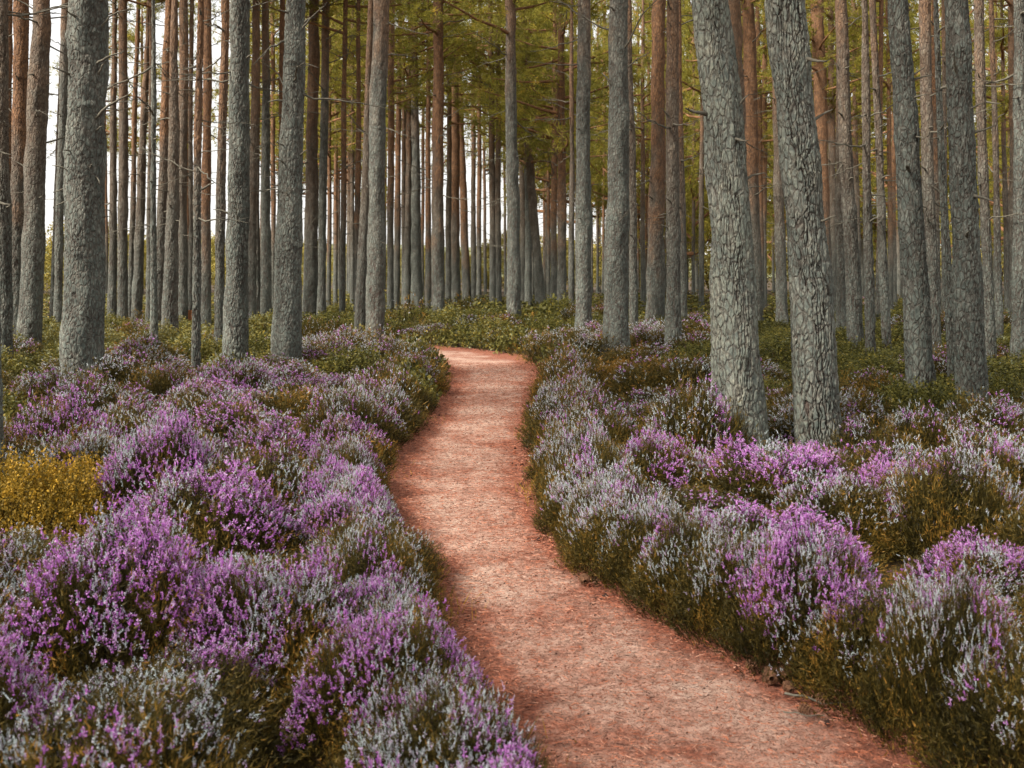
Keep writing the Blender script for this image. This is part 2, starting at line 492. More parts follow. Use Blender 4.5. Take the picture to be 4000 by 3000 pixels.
def worley(u, v, nu, seed):
    """F1, F2 on a strip that closes in u (period nu cells)"""
    g = np.random.default_rng(seed)
    nv = 400
    J = g.random((nu, nv, 2))
    iu = np.floor(u).astype(int); iv = np.floor(v).astype(int)
    f1 = np.full(len(u), 9.0); f2 = np.full(len(u), 9.0)
    hid = np.zeros(len(u))
    u1 = np.zeros(len(u)); v1 = u1.copy(); u2 = u1.copy(); v2 = u1.copy()
    for a in (-1, 0, 1):
        for b in (-1, 0, 1):
            cu = (iu + a) % nu; cv = (iv + b) % nv
            du = iu + a + J[cu, cv, 0] - u; dv = iv + b + J[cu, cv, 1] - v
            q = np.hypot(du, dv)
            near = q < f1
            sec = (~near) & (q < f2)
            u2 = np.where(near, u1, np.where(sec, du, u2)); v2 = np.where(near, v1, np.where(sec, dv, v2))
            f2 = np.where(near, f1, np.minimum(f2, q))
            hid = np.where(near, J[cu, cv, 0] * .5 + J[cu, cv, 1] * .5, hid)
            u1 = np.where(near, du, u1); v1 = np.where(near, dv, v1)
            f1 = np.where(near, q, f1)
    steep = np.abs(u2 - u1) / np.maximum(np.hypot(u2 - u1, v2 - v1), 1e-6)     # 1 where the joint runs up the trunk
    return f1, f2, hid, steep

def trunk_geo(seed, H, zt, r0, rt, lean, bow, tone, d, px_right=0):
    """closed bark surface; returns verts (relative to the foot), quads, attributes, axis function"""
    g = np.random.default_rng(seed)
    if d < 9: na, dz = 300, .0075
    elif d < 15: na, dz = 128, .016
    elif d < 22: na, dz = 72, .035
    elif d < 32: na, dz = 48, .055
    else: na, dz = 16, .2
    z_dense = min(H, zt * 1.06 + .2)
    zs = np.concatenate([np.arange(-.12, z_dense, dz), np.linspace(z_dense, H, 12 if H > z_dense + .5 else 2)[0:]])
    ph = g.random(4) * 6.28
    sl = (lean - 0) / max(zt - .35, .5)
    def axis(z):
        z = np.asarray(z, float)
        zc = np.minimum(z, zt)
        s = np.clip((zc - .35) / (zt - .35), -.3, 1)
        x = sl * (zc - .35) + bow * 4 * s * (1 - s) * (s > 0) + sl * .6 * np.maximum(z - zt, 0)
        wob = .010
        x = x + wob * (np.sin(z * 1.1 + ph[0]) - math.sin(.35 * 1.1 + ph[0])) * np.clip(z / 3, 0, 1)
        y = .05 * np.sin(z * .35 + ph[1]) - .05 * math.sin(ph[1])
        return x, y
    def rad(z):
        z = np.asarray(z, float)
        r = r0 + (rt - r0) * np.clip((z - .35) / (zt - .35), 0, 1)
        up = np.clip((z - zt) / max(H - zt, .5), 0, 1)
        r = r * (1 - up) + .035 * up
        return r * (1 + .30 * np.exp(-np.maximum(z, 0) / .24))
    th = np.linspace(0, 2 * np.pi, na, endpoint=False)
    T, Z = np.meshgrid(th, zs)
    T = T.ravel(); Z = Z.ravel()
    rr = rad(Z) * (1 + .10 * np.exp(-np.maximum(Z, 0) / .35) * np.sin(T * 4 + ph[2]) * (1 + .5 * np.sin(T * 3 + ph[3])))
    cx, cy = axis(Z)
    arc = T * r0
    P3 = np.stack([np.cos(T) * r0, np.sin(T) * r0, Z], 1)
    big = vnoise(P3 * np.array([4.5, 4.5, 2.2]), seed % 23)
    fine = vnoise(P3 * np.array([30, 30, 22]), seed % 19)
    finer = vnoise(P3 * np.array([70, 70, 55]), seed % 13)
    furrow = np.ones(len(Z)); scale_tint = np.clip((.30 if tone == 'g' and px_right < 3000 else .20) + (fine - .5) * .9, 0, 1); disp = (big - .5) * .055 * r0 / .2
    if d < 32:
        su, sv = {'k': (.027, .150), 'h': (.021, .150)}.get(tone, (.022, .095))
        grow = 1 + max(0, d - 11) / 11
        su *= grow; sv *= grow
        nu = max(6, int(round(2 * np.pi * r0 / su)))
        wx = (vnoise(P3 * np.array([8, 8, 5]), seed % 7) - .5) * 2.2 + (vnoise(P3 * np.array([24, 24, 14]), seed % 11) - .5) * 1.1 + (fine - .5) * .45
        wz = (vnoise(P3 * np.array([12, 12, 12]), seed % 5 + 2) - .5) * 1.4
        u = (T / (2 * np.pi) * nu + wx) % nu
        f1, f2, hid, steep = worley(u, Z / sv + wz + 60, nu, seed)
        edge = f2 - f1 + (finer - .5) * .10
        # joints that run up the trunk gape, cross joints are only hairlines; some plates have grown together
        open_ = sstep(.25, .80, steep) * sstep(.34, .56, vnoise(P3 * np.array([11, 11, 2.4]), seed % 17)) 
        open_ = .06 + .94 * open_
        width = .26 if tone == 'k' else .22
        crack = (1 - sstep(.0, width, edge)) * open_
        nu2 = int(nu * 2.2)
        g1, g2, hid2, st2 = worley((T / (2 * np.pi) * nu2 + wx * 1.5 + (fine - .5) * 1.6 + (finer - .5) * .8) % nu2, Z / (sv * .30) + wz * 1.5 + (vnoise(P3 * 33 + 7, 3) - .5) * 1.6 + 60, nu2, seed + 5)
        flake = hid2 * sstep(0, .3, g2 - g1)
        depth = (.028 if tone == 'k' else .018) * np.clip(1.15 - Z / 11, .35, 1)
        disp = disp - depth * crack + .009 * (hid - .5) + .0045 * (flake - .5) + .009 * (fine - .5) + .004 * (finer - .5)
        furrow = 1 - crack * np.clip(1.1 - Z / 12, .5, 1) * (.95 if tone == 'k' else .85)
        scale_tint = np.clip({'h': .72, 'k': .50}.get(tone, .30 if tone == 'g' and px_right < 3000 else .20) + (hid2 - .5) * .42 + (finer - .5) * .6 + (hid - .5) * .25 + (fine - .5) * .35 + (big - .5) * .45, 0, 1)
    # swollen rings left by old branch whorls
    z = 1.3
    while z < zs[-1]:
        z += .45 + .5 * g.random()
        disp = disp + .017 * r0 / .2 * np.exp(-((Z - z + .06 * (big - .5)) / .04) ** 2) * sstep(.45, .8, vnoise(P3 * np.array([7, 7, 1]) + z, int(z * 7) % 11)) * (d > 9)
    R_ = rr + disp
    V = np.stack([cx + np.cos(T) * R_, cy + np.sin(T) * R_, Z], 1)
    k = len(zs)
    i = np.arange(k - 1)[:, None] * na; j = np.arange(na)[None, :]
    F = np.stack([i + j, i + (j + 1) % na, i + na + (j + 1) % na, i + na + j], -1).reshape(-1, 4)
    z0 = {'o': 3.3, 'b': 5.2, 'g': 7.2, 'h': 8.5, 'k': 8.5}[tone] + (g.random() - .5) * 1.4
    ora = sstep(z0 - 1.6, z0 + 1.8, Z + (big - .5) * 3.2 + (fine - .5) * 1.2) * (.92 if tone == 'o' else .7)
    if tone in 'ob': ora = np.maximum(ora, .30 * sstep(1.2, 4.5, Z))
    lich = np.clip((.75 if tone in 'gk' else 1.0 if tone == 'h' else .5) * sstep(7, .5, Z) + (big - .5) * .5, 0, 1)
    return V, F, {"furrow": furrow, "orange": ora, "lichen": lich, "flake": scale_tint}, axis, rad

# ---- shared dead branches and stubs, pointing along +X
def branch_mesh(seed, length, thick, twigs):
    g = np.random.default_rng(seed)
    k = 9
    t = np.linspace(0, 1, k)
    p = np.stack([t * length, np.cumsum(g.normal(0, .05, k)) * length * .5, (-.10 + .25 * g.random()) * np.sin(t * 2.4) * length + np.cumsum(g.normal(0, .02, k)) * length], 1)
    p -= p[0]
    parts = [tube(p, thick * (1 - .75 * t), 6)]
    for q in range(twigs):
        a = g.uniform(.25, .95)
        o = np.array([np.interp(a, t, p[:, c]) for c in range(3)])
        dr = np.array([.7, g.choice([-1, 1]) * g.uniform(.3, 1), g.uniform(-.5, .5)])
        dr /= np.linalg.norm(dr)
        ln = length * g.uniform(.12, .4) * (1.1 - a * .5)
        tt = np.linspace(0, 1, 5)
        pp = o + dr * tt[:, None] * ln + np.stack([0 * tt, 0 * tt, g.uniform(-.2, .2) * tt ** 2 * ln], 1)
        parts.append(tube(pp, thick * .38 * (1 - .7 * tt), 4))
    V, F = join_quads(parts)
    return mesh_of("dead_branch", V, F, M_DEAD, None, True)
BR = [branch_mesh(100 + i, 1.0, .013, 5 + i % 4) for i in range(8)]
STUB = [branch_mesh(150 + i, .16, .014, i % 2) for i in range(4)]
LONG = [branch_mesh(170 + i, 1.0, .030, 2 + i) for i in range(3)]

# ---- shared crowns, foot at z = 0, 7 m tall
def crown_meshes(seed, spread, droop, nl=24):
    g = np.random.default_rng(seed)
    limbs, P, D = [], [], []
    for i in range(nl):
        f = (i + g.random()) / nl
        z0 = 6.6 * f
        ln = spread * (1.05 - .75 * f) * g.uniform(.6, 1.15)
        a = g.uniform(0, 6.283)
        up = g.uniform(-.15, .45) - droop * (1 - f)
        t = np.linspace(0, 1, 6)
        p = np.stack([np.cos(a) * t * ln, np.sin(a) * t * ln, z0 + up * t * ln + .25 * t ** 2 * ln * .5], 1)
        p[1:, :2] += g.normal(0, .06, (5, 2)) * ln * .4
        limbs.append(tube(p, .045 * (1 - .4 * f) * (1 - .8 * t) + .004, 5))
        nc = int(26 * (ln / spread + .3))
        for c in range(nc):
            s = g.uniform(.3, 1.05)
            q = np.array([np.interp(s, t, p[:, k]) for k in range(3)])
            off = g.normal(0, 1, 3) * np.array([.27, .27, .11]) * (ln ** .5)
            P.append(q + off); D.append(off + p[-1] - p[0] + np.array([0, 0, .25]))
    P = np.array(P); D = unit(np.array(D))
    m = 16
    Pn = np.repeat(P, m, 0) + g.normal(0, .05, (len(P) * m, 3))
    Dn = unit(np.repeat(D, m, 0) * .7 + g.normal(0, .75, (len(P) * m, 3)) + np.array([0, 0, .15]))
    V, F = blades(Pn, Dn, g.uniform(.11, .21, len(Pn)), g.uniform(.018, .032, len(Pn)), g)
    clump = np.repeat(np.clip(g.normal(.45, .2, len(P)), 0, 1), m)
    tint = np.repeat(np.clip(clump + g.normal(0, .12, len(Pn)), 0, 1), 3)
    LV, LF = join_quads(limbs)
    return mesh_of("crown", V, F, M_NEED, {"tint": tint}), mesh_of("limb", LV, LF, M_LIMB, None, True)
CROWNS = [crown_meshes(300 + i, 2.1 + .25 * (i % 3), .05 * (i % 4)) for i in range(6)]
TALL = [crown_meshes(330 + i, 2.2 + .2 * i, .08 * i, 34) for i in range(4)]

trees = []
for idx, (xt, wt, xb, yb, wb, tone, lab) in enumerate(TREES):
    heff = 1.15 if yb > 1400 else 1.2
    d = heff * FPX / (yb - HORIZON)
    if yb < 1240 and wb < 26:
        d = max(d, .20 * FPX / wb)
    d = min(d, 74)
    trees.append(dict(i=idx, xt=xt, wt=wt, px=xb, wb=wb, d=d, tone=tone, lab=lab, far=False))

# the forest goes on behind: slender pines whose feet are hidden by the nearer trunks
g = np.random.default_rng(21)
BACK = []
for n_, (x0, x1, dn, df) in ((3, (-400, 0, 46, 60)), (4, (300, 1000, 62, 76)), (2, (980, 1060, 58, 70)), (7, (1080, 1460, 50, 78)), (4, (1470, 2060, 66, 86)), (12, (2080, 2760, 46, 86)),
                             (15, (2780, 3420, 42, 84)), (16, (3430, 4200, 40, 82))):
    for k in range(n_):
        px = x0 + (x1 - x0) * (k + g.uniform(.1, .9)) / n_
        d = g.uniform(dn, df)
        w = g.uniform(.22, .34) * FPX / d
        trees.append(dict(i=1000 + len(trees), xt=px + g.normal(0, 10), wt=w * .62, px=px, wb=w, d=d, tone='o' if g.random() < .55 else 'b', lab=None, far=True))

N_IN = len(trees)
for x_, d_ in ((-8.2, 2.4), (-6.6, 5.2), (-8.4, 9.0), (-6.6, 9.2), (-9.6, 6.0), (-10.5, -3.5), (7.6, 4.0), (9.0, 9.5)):  # unseen pines added outside the frame to cast soft shade
    trees.append(dict(i=3000 + len(trees), pos=(x_, d_), xt=0, wt=0, px=0, wb=0, d=d_, tone='g', lab=None, far=None))
trees.sort(key=lambda t: t['px'])
marks = sorted(SHORT)
order = sorted([t for t in trees if t['far'] is False], key=lambda t: t['px'])
def tree_label(t):
    if t['lab']: return t['lab']
    D = t['wb'] * t['d'] / FPX
    size = "thin" if D < .2 else "slender" if D < .32 else "medium" if D < .42 else "sturdy"
    bark = {'o': "orange-topped", 'b': "brownish", 'g': "grey"}[t['tone']]
    dist = "" if t['d'] < 20 else "farther " if t['d'] < 34 else "distant "
    left = [m for m in marks if m < t['px']]
    if left:
        m = left[-1]
        k = len([u for u in order if m < u['px'] <= t['px']])
        return f"{dist}{size} {bark} pine, {ordn(k)} right of {SHORT[m]}"
    k = len([u for u in order if u['px'] <= t['px']])
    return f"{dist}{size} {bark} pine by the left edge, {ordn(k)} trunk"

def crown_base(t):
    px, d = t['px'], t['d']
    if d < 26: return random.uniform(11, 13)
    if px < 1000: return random.uniform(8.3, 10.5) if d > 26 else 10
    if px < 1460: return random.uniform(5.2, 8.0) if d > 36 else random.uniform(8.5, 10.5)
    if px < 2060: return random.uniform(7.0, 9.2) if d < 55 else random.uniform(8.5, 11)
    if px > 2560 and d > 44: return random.uniform(2.2, 5.0)
    return random.uniform(4.6, 7.6) if d > 30 else random.uniform(8.0, 9.5)

# dead branches read off the photograph: foot x of the pine -> (row, side, reach in px, rise in px)
HAND = {324: [(118, 1, 130, 50), (262, 1, 165, 26), (476, 1, 185, 62), (300, 1, 45, 45), (590, 1, 20, 6), (790, -1, 45, -25), (690, 1, 30, -30), (20, 1, 160, 10), (40, -1, 110, -35)],
        1118: [(130, 1, 120, 85), (165, -1, 110, -110), (340, -1, 80, 75), (470, -1, 60, 55), (610, 1, 40, 20)],
        1212: [(350, -1, 60, 45), (640, -1, 60, 25), (700, -1, 60, 40), (820, -1, 55, 40)],
        1256: [(250, 1, 150, 60), (380, 1, 60, 25), (590, -1, 70, 30), (790, -1, 70, 30)],
        1711: [(150, 1, 90, 30), (330, 1, 80, 40), (150, 1, 70, 40)],
        1466: [(110, 1, 60, 40), (180, -1, 40, 40), (560, -1, 60, 10)],
        2559: [(715, 1, 30, 18), (720, -1, 20, 18), (265, 1, 8, 25)],
        2404: [(330, -1, 35, 40), (270, 1, 90, 50), (50, 1, 60, 30)],
        3343: [(110, 1, 60, 50), (270, -1, 20, 30), (640, -1, 60, -60)],
        3195: [(330, 1, 20, 10)], 2890: [(420, 1, 40, 40)],
        1823: [(330, 1, 50, 90), (430, 1, 90, 70), (520, -1, 70, 40)],
        2065: [(400, 1, 40, 90), (480, 1, 50, 60)]}

def build_tree(t):
    d = t['d']; px = t['px']
    x0 = (px - 2000) * d / FPX
    zt = CAM_H + d * HORIZON / FPX
    hb = crown_base(t)
    H = max(hb + random.uniform(4.5, 7.0), 13.0)
    if d > 30: H = max(H, min(CAM_H + .267 * d + random.uniform(.5, 2.5), 20.5))
    r0 = t['wb'] * d / FPX / 2
    rt = t['wt'] * d / FPX / 2
    if zt > H - 1.5:
        f = (H - 2.0) / zt
        rt = r0 + (rt - r0) * f; lean = (t['xt'] - px) * d / FPX * f; zt = H - 2.0
    else:
        lean = (t['xt'] - px) * d / FPX
    if 'pos' in t:
        x0, d = t['pos']; zt, hb, H, r0, rt, lean = 8.0, random.uniform(8.5, 10.5), 16.5, .2, .15, .1
    rt = min(rt, r0 * .95)
    r0 *= .95; rt *= .97
    seed = 500 + t['i']
    bow = 0.0
    if px == 2890: bow = .05
    if px == 3195: bow = .03
    if px == 2114: bow = -.10
    V, F, A, axis, rad = trunk_geo(seed, H, zt, r0, rt, lean, bow, t['tone'], d if 'pos' not in t else 25, px)
    root = bpy.data.objects.new("pine_tree", None)
    COL.objects.link(root)
    root.empty_display_size = .3
    root.location = (x0, d, 0)
    link("trunk", mesh_of("trunk", V, F, M_BARK, A, True), root)
    # crown
    ci = random.randrange(6)
    c_me, l_me = CROWNS[ci] if H - hb < 7.5 else TALL[ci % 4]
    sc = (H - hb) / 7.0 * 1.08
    wide = random.uniform(.85, 1.15) * (1.15 if d > 40 or 'pos' in t else 1.0 if d > 26 else .66)
    ax, ay = axis(hb + .3 * (H - hb))
    cr = link("crown", c_me, root, (float(ax), float(ay), hb), (0, 0, random.uniform(0, 6.28)), (wide, wide, sc))
    link("live_branches", l_me, cr)["kind"] = "stuff"
    # dead branches
    def add(me, z, ang, tilt, s, name):
        ax, ay = axis(z)
        r = float(rad(z)) * .85
        o = link(name, me, root, (float(ax) + math.cos(ang) * r, float(ay) + math.sin(ang) * r, z), (0, -tilt, ang), (s, s, s))
        return o
    for (row, side, reach, rise) in HAND.get(px, []):
        z = CAM_H + (HORIZON - row) * d / FPX
        if z > H - .5: continue
        ln = math.hypot(reach, rise) * d / FPX * 1.12
        ang = -.45 if side > 0 else math.pi + .45
        me = (LONG if ln > .35 and d < 20 else BR if ln > .3 else STUB)[random.randrange(3)]
        base = 1.0 if ln > .3 else .16
        add(me, z, ang + random.uniform(-.25, .25), math.atan2(rise, reach), ln / base, "dead_branch" if ln > .3 else "branch_stub")
    top = min(zt, hb + 1.0)
    if t['far'] and 'pos' not in t:
        nb = 4
    else:
        nb = 0 if 'pos' in t else 6 if d < 12 else 11 if d < 24 else 16
        if t['tone'] in 'hk': nb = 3
    lo = 2.2 if d > 12 else 1.8
    for k in range(nb):
        z = random.uniform(lo, max(top, lo + 1))
        long_ = (d > 13) and random.random() < (.45 if d < 24 else .8)
        if t['tone'] in 'ghk' and d < 13: long_ = False
        if long_:
            add(random.choice(BR), z, random.uniform(0, 6.28), random.uniform(-.35, .55), random.uniform(.5, 1.5) * (1 if z > 3.5 else .7), "dead_branch")
        else:
            add(random.choice(STUB), z, random.uniform(math.pi, 2 * math.pi), random.uniform(-.3, .6), random.uniform(.5, 1.5), "branch_stub")
    return root, x0, d, r0

TREE_POS = []
far_k = {}
for t in trees:
    root, x0, d, r0 = build_tree(t)
    if t['far'] is None:
        tag(root, f"unseen grey pine added outside the frame to cast shade, {ordn(t['i'] - 2999 - N_IN)} of those", "pine tree", "pines of the plantation")
    elif t['far']:
        m = min(marks, key=lambda q: abs(q - t['px']))
        far_k[m] = far_k.get(m, 0) + 1
        tag(root, f"slim deep-forest pine behind {SHORT[m]}, {ordn(far_k[m])} one there", "pine tree", "pines at the back of the forest")
    else:
        tag(root, tree_label(t), "pine tree", "pines of the plantation")
    TREE_POS.append((x0, d, r0))
TREE_POS = np.array(TREE_POS)

# ------------------------------------------------------------------ young broadleaf trees in the sunny clearing behind
def sapling_mesh(seed, h, w):
    g = np.random.default_rng(seed)
    n = 420
    f = g.random(n) ** .8
    a = g.uniform(0, 6.283, n)
    lump = 1 + .35 * np.sin(a * 3 + f * 7 + seed)
    rad = w * np.sqrt(g.random(n)) * (.35 + 1.0 * np.sin(np.clip(f * .9 + .12, 0, 1) * np.pi) ** .8) * lump
    P = np.stack([np.cos(a) * rad, np.sin(a) * rad, h * (.06 + .94 * f)], 1)
    m = 16
    Pn = np.repeat(P, m, 0) + g.normal(0, .14, (n * m, 3))
    D = unit(g.normal(0, 1, (n * m, 3)) + np.array([0, 0, .5]))
    V, F = blades(Pn, D, g.uniform(.10, .2, n * m), g.uniform(.05, .10, n * m), g, True)
    tint = np.repeat(np.clip(np.repeat(g.normal(.5, .22, n), m) + g.normal(0, .1, n * m), 0, 1), 4)
    st = []
    for k in range(5):
        t = np.linspace(0, 1, 6)
        p = np.stack([g.normal(0, .3) * w * t, g.normal(0, .3) * w * t, t * h * g.uniform(.6, .95)], 1)
        st.append(tube(p, .05 * (1 - .8 * t), 5))
    SV, SF = join_quads(st)
    return mesh_of("crown", V, F, M_BIRCH, {"tint": tint}), mesh_of("trunk", SV, SF, M_TWIG, None, True)
SAP = [sapling_mesh(40 + i, 3.4 + .5 * (i % 3), 1.5 + .3 * (i % 2)) for i in range(4)]
g = np.random.default_rng(33)
sap_px = list(np.linspace(-150, 1040, 13)) + list(np.linspace(1130, 2480, 13)) + list(np.linspace(2600, 4100, 10))
for k, px in enumerate(sap_px):
    px += g.uniform(-30, 30)
    d = g.uniform(78, 100) if px < 2500 else g.uniform(88, 110)
    c_me, s_me = SAP[k % 4]
    s = g.uniform(.85, 1.3) * (1.15 if px < 900 else 1.0 if px < 2550 else 1.7)
    root = bpy.data.objects.new("young_tree", None)
    COL.objects.link(root)
    root.location = ((px - 2000) * d / FPX, d, 0)
    root.rotation_euler = (0, 0, g.uniform(0, 6.28))
    root.scale = (s * 1.15, s * 1.15, s)
    link("crown", c_me, root); link("trunk", s_me, root)
    tag(root, f"young yellow-green tree in the clearing beyond the pines, {ordn(k + 1)} from the left", "young tree", "young trees in the clearing")

# ------------------------------------------------------------------ heather and bilberry bushes
def dome(g, n, r, h, lumps=8):
    u = g.random(n); th = g.uniform(0, 6.283, n)
    rad = r * np.sqrt(u)
    x, y = rad * np.cos(th), rad * np.sin(th)
    q = rad / r
    c = g.uniform(-.55, .55, (lumps, 2)) * r
    amp = g.uniform(.10, .38, lumps)
    b = np.zeros(n)
    for (cx, cy), a in zip(c, amp):
        b = np.maximum(b, a * np.exp(-((x - cx) ** 2 + (y - cy) ** 2) / (.24 * r) ** 2))
    z = h * (.80 * (1 - .72 * q ** 2.6) + b * (1 - q ** 3))
    return x, y, z, q, b

def heather_geo(seed, r, h, n, flower, purple, leaves, bells, fat, warm):
    """returns (foliage, bloom, stems); flower/purple: share of shoots in flower, share of those that are purple"""
    g = np.random.default_rng(seed)
    x, y, z, q, b = dome(g, n, r, h)
    z = np.maximum(z + g.normal(0, .032, n) + .05 * (g.random(n) < .08), .05)
    T = np.stack([x, y, z], 1)
    out = np.stack([x / r, y / r, 0 * x], 1)
    D = unit(out * (.25 + .95 * q ** 2)[:, None] + np.array([0, 0, 1.0]) + g.normal(0, .16, (n, 3)))
    L = np.minimum(g.uniform(.13, .25, n), z * .9 + .03)
    B = T - D * L[:, None]
    # leafy shoots
    t = g.random((n, leaves)) ** .8
    P = B[:, None, :] + D[:, None, :] * (t * L[:, None])[..., None]
    P = P.reshape(-1, 3) + g.normal(0, .005 * fat, (n * leaves, 3))
    LD = unit(np.repeat(D, leaves, 0) * .9 + g.normal(0, .5, (n * leaves, 3)))
    V1, F1 = blades(P, LD, g.uniform(.014, .030, len(P)) * fat, g.uniform(.0035, .006, len(P)) * fat, g)
    base = np.clip(g.normal(warm, .16, n) + .9 * (vnoise(np.stack([x / r * 3.5, y / r * 3.5, np.zeros(n) + 3], 1), (seed + 4) % 29) - .5), 0, 1)
    t1 = np.repeat(np.clip(np.repeat(base, leaves) + g.normal(0, .10, len(P)) + (t.reshape(-1) - .5) * .35, 0, 1), 3)
    V2, F2 = blades(B, D, L, np.full(n, .0035 * fat), g)
    fol = merge([(V1, F1, t1), (V2, F2, np.repeat(base * .6, 3))])
    # flower spikes at the shoot tips, in drifts across the bush
    nz = vnoise(np.stack([x / r * 4.2, y / r * 4.2, np.zeros(n)], 1), seed % 31) + g.normal(0, .13, n) + .30 * b - .55 * sstep(.62, 1.0, q)
    fl = nz > np.quantile(nz, 1 - flower)
    m = int(fl.sum())
    Tf, Df = T[fl], unit(D[fl] + g.normal(0, .2, (m, 3)))
    pn = vnoise(np.stack([x[fl] / r * 3.2 + 9, y[fl] / r * 3.2, np.zeros(m)], 1), (seed + 9) % 31) + g.normal(0, .10, m) + .4 * b[fl]
    is_p = pn > (np.quantile(pn, 1 - purple) if m else 0)
    st = np.where(is_p, g.normal(.26, .11, m), g.normal(.84, .10, m))
    SL = g.uniform(.016, .044, m) * (1 if fat < 1.4 else 1.15)
    s = (np.arange(bells)[None, :] + g.random((m, bells))) / bells
    pos = Tf[:, None, :] + Df[:, None, :] * ((s - .55) * SL[:, None])[..., None]
    side = unit(np.cross(np.repeat(Df, bells, 0), g.normal(size=(m * bells, 3))))
    wsc = np.repeat(np.where(is_p, 1.0, .72), bells)
    rad = (.0068 * wsc.reshape(m, bells) * (1.05 - .6 * s) * (1 if fat < 1.4 else 1.2)).reshape(-1, 1)
    BP = pos.reshape(-1, 3) + side * rad * .5
    BD = unit(side + np.repeat(Df, bells, 0) * .5 + g.normal(0, .35, (m * bells, 3)))
    sz = g.uniform(.75, 1.25, m * bells) * (1.05 - .45 * s.reshape(-1))
    V3, F3 = blades(BP, BD, .0082 * fat * sz * wsc, .0066 * fat * sz * wsc, g, True)
    tb = np.repeat(st, bells) + (s.reshape(-1) - .45) * np.repeat(np.where(is_p, .55, .22), bells) + g.normal(0, .09, m * bells)
    # the closed core of each spike, two crossed slivers
    C0 = Tf - Df * (SL * .55)[:, None]
    cw = np.where(is_p, .0042, .0030) * (1 if fat < 1.4 else 1.5)
    Va, Fa = blades(C0, Df, SL, cw, g, True)
    Vb, Fb = blades(C0, Df, SL, cw, g, True)
    ct = (st[:, None] + np.array([-.02, .02, .30, .02]) * np.where(is_p, 1, .4)[:, None]).reshape(-1)
    bloom = merge([(V3, F3, np.repeat(np.clip(tb, 0, 1), 4)), (Va, Fa, np.clip(ct, 0, 1)), (Vb, Fb, np.clip(ct - .04, 0, 1))])
    # bare woody stems low down
    k = max(12, n // 14)
    a = g.uniform(0, 6.283, k)
    s0 = np.stack([np.cos(a) * r * .25 * g.random(k), np.sin(a) * r * .25 * g.random(k), np.zeros(k)], 1)
    pick = g.integers(0, n, k)
    e = B[pick] * np.array([.92, .92, .9])
    dd = e - s0
    ln = np.linalg.norm(dd, axis=1)
    V4, F4 = blades(s0, unit(dd), ln, np.full(k, .010), g, True)
    return fol, bloom, (V4, F4, np.zeros(len(V4)))

def leafy_geo(seed, r, h, n, leaves, size, lo, hi):
    g = np.random.default_rng(seed)
    x, y, z, q, b = dome(g, n, r, h, 9)
    z = np.maximum(z + g.normal(0, .035, n), .04)
    T = np.stack([x, y, z], 1)
    D = unit(np.stack([x / r, y / r, 0 * x], 1) * (.3 + .8 * q ** 2)[:, None] + np.array([0, 0, 1.0]) + g.normal(0, .2, (n, 3)))
    L = np.minimum(g.uniform(.08, .20, n), z)
    s = g.random((n, leaves))
    P = (T[:, None, :] - D[:, None, :] * ((1 - s) * L[:, None])[..., None]).reshape(-1, 3)
    LD = unit(np.repeat(D, leaves, 0) * .5 + g.normal(0, .8, (n * leaves, 3)))
    sz = g.uniform(.7, 1.35, n * leaves) * size
    V, F = blades(P, LD, sz, sz * .58, g, True)
    base = np.clip(g.normal((lo + hi) / 2, (hi - lo) / 2.2, n) + b * .3, 0, 1)
    tint = np.repeat(np.clip(np.repeat(base, leaves) + g.normal(0, .13, n * leaves), 0, 1), 4)
    V2, F2 = blades(T - D * L[:, None], D, L, np.full(n, .004), g)
    k = max(8, n // 12)
    pick = g.integers(0, n, k)
    s0 = np.stack([x[pick] * .3, y[pick] * .3, np.zeros(k)], 1)
    e = T[pick] * .85
    V4, F4 = blades(s0, unit(e - s0), np.linalg.norm(e - s0, axis=1), np.full(k, .009), g, True)
    return (V, F, tint), (V4, F4, np.zeros(len(V4)))

LIB = {}
def bush_set(kind, lod):
    key = (kind, lod)
    if key in LIB: return LIB[key]
    out = []
    near = lod == 'near'
    nv = {'purple': 4, 'pale': 4, 'bare': 3, 'green': 4, 'yellow': 2, 'rust': 1}[kind]
    for v in range(nv):
        seed = sum(map(ord, kind)) * 7 + v * 13 + (0 if near else 400)
        if kind in ('purple', 'pale', 'bare', 'rust'):
            fl, pu, wa = {'purple': (.50, .61, .42), 'pale': (.31, .14, .40), 'bare': (.13, .15, .44), 'rust': (.03, .0, .85)}[kind]
            fl *= (.85, 1.0, 1.15, .95)[v]; pu *= (1.0, 1.2, .8, 1.1)[v]
            if near: geo = heather_geo(seed, .5, .44, 3300, fl, min(pu, .95), 8, 9, 1.0, wa)
            else: geo = heather_geo(seed, .5, .44, 1800, fl, min(pu, .95), 6, 5, 1.35, wa)
            a = mesh_of("foliage", geo[0][0], geo[0][1], M_HEATH, {"tint": geo[0][2]})
            c = mesh_of("woody_stems", geo[2][0], geo[2][1], M_TWIG)
            b = mesh_of("blossom", geo[1][0], geo[1][1], M_BLOOM, {"tint": geo[1][2]}) if len(geo[1][0]) else None
            out.append((a, b, c))
        else:
            mat = M_YELL if kind == 'yellow' else M_BILB
            lo, hi = (.2, .8) if kind == 'yellow' else ((.2, .7), (.3, .85), (.15, .6), (.55, 1.0))[v]
            n, lv, sz = (1500, 9, .016) if near else (1000, 10, .021)
            geo = leafy_geo(seed, .5, .42, n, lv, sz, lo, hi)
            out.append((mesh_of("foliage", geo[0][0], geo[0][1], mat, {"tint": geo[0][2]}), None, mesh_of("woody_stems", geo[1][0], geo[1][1], M_TWIG)))
    LIB[key] = out
    return out

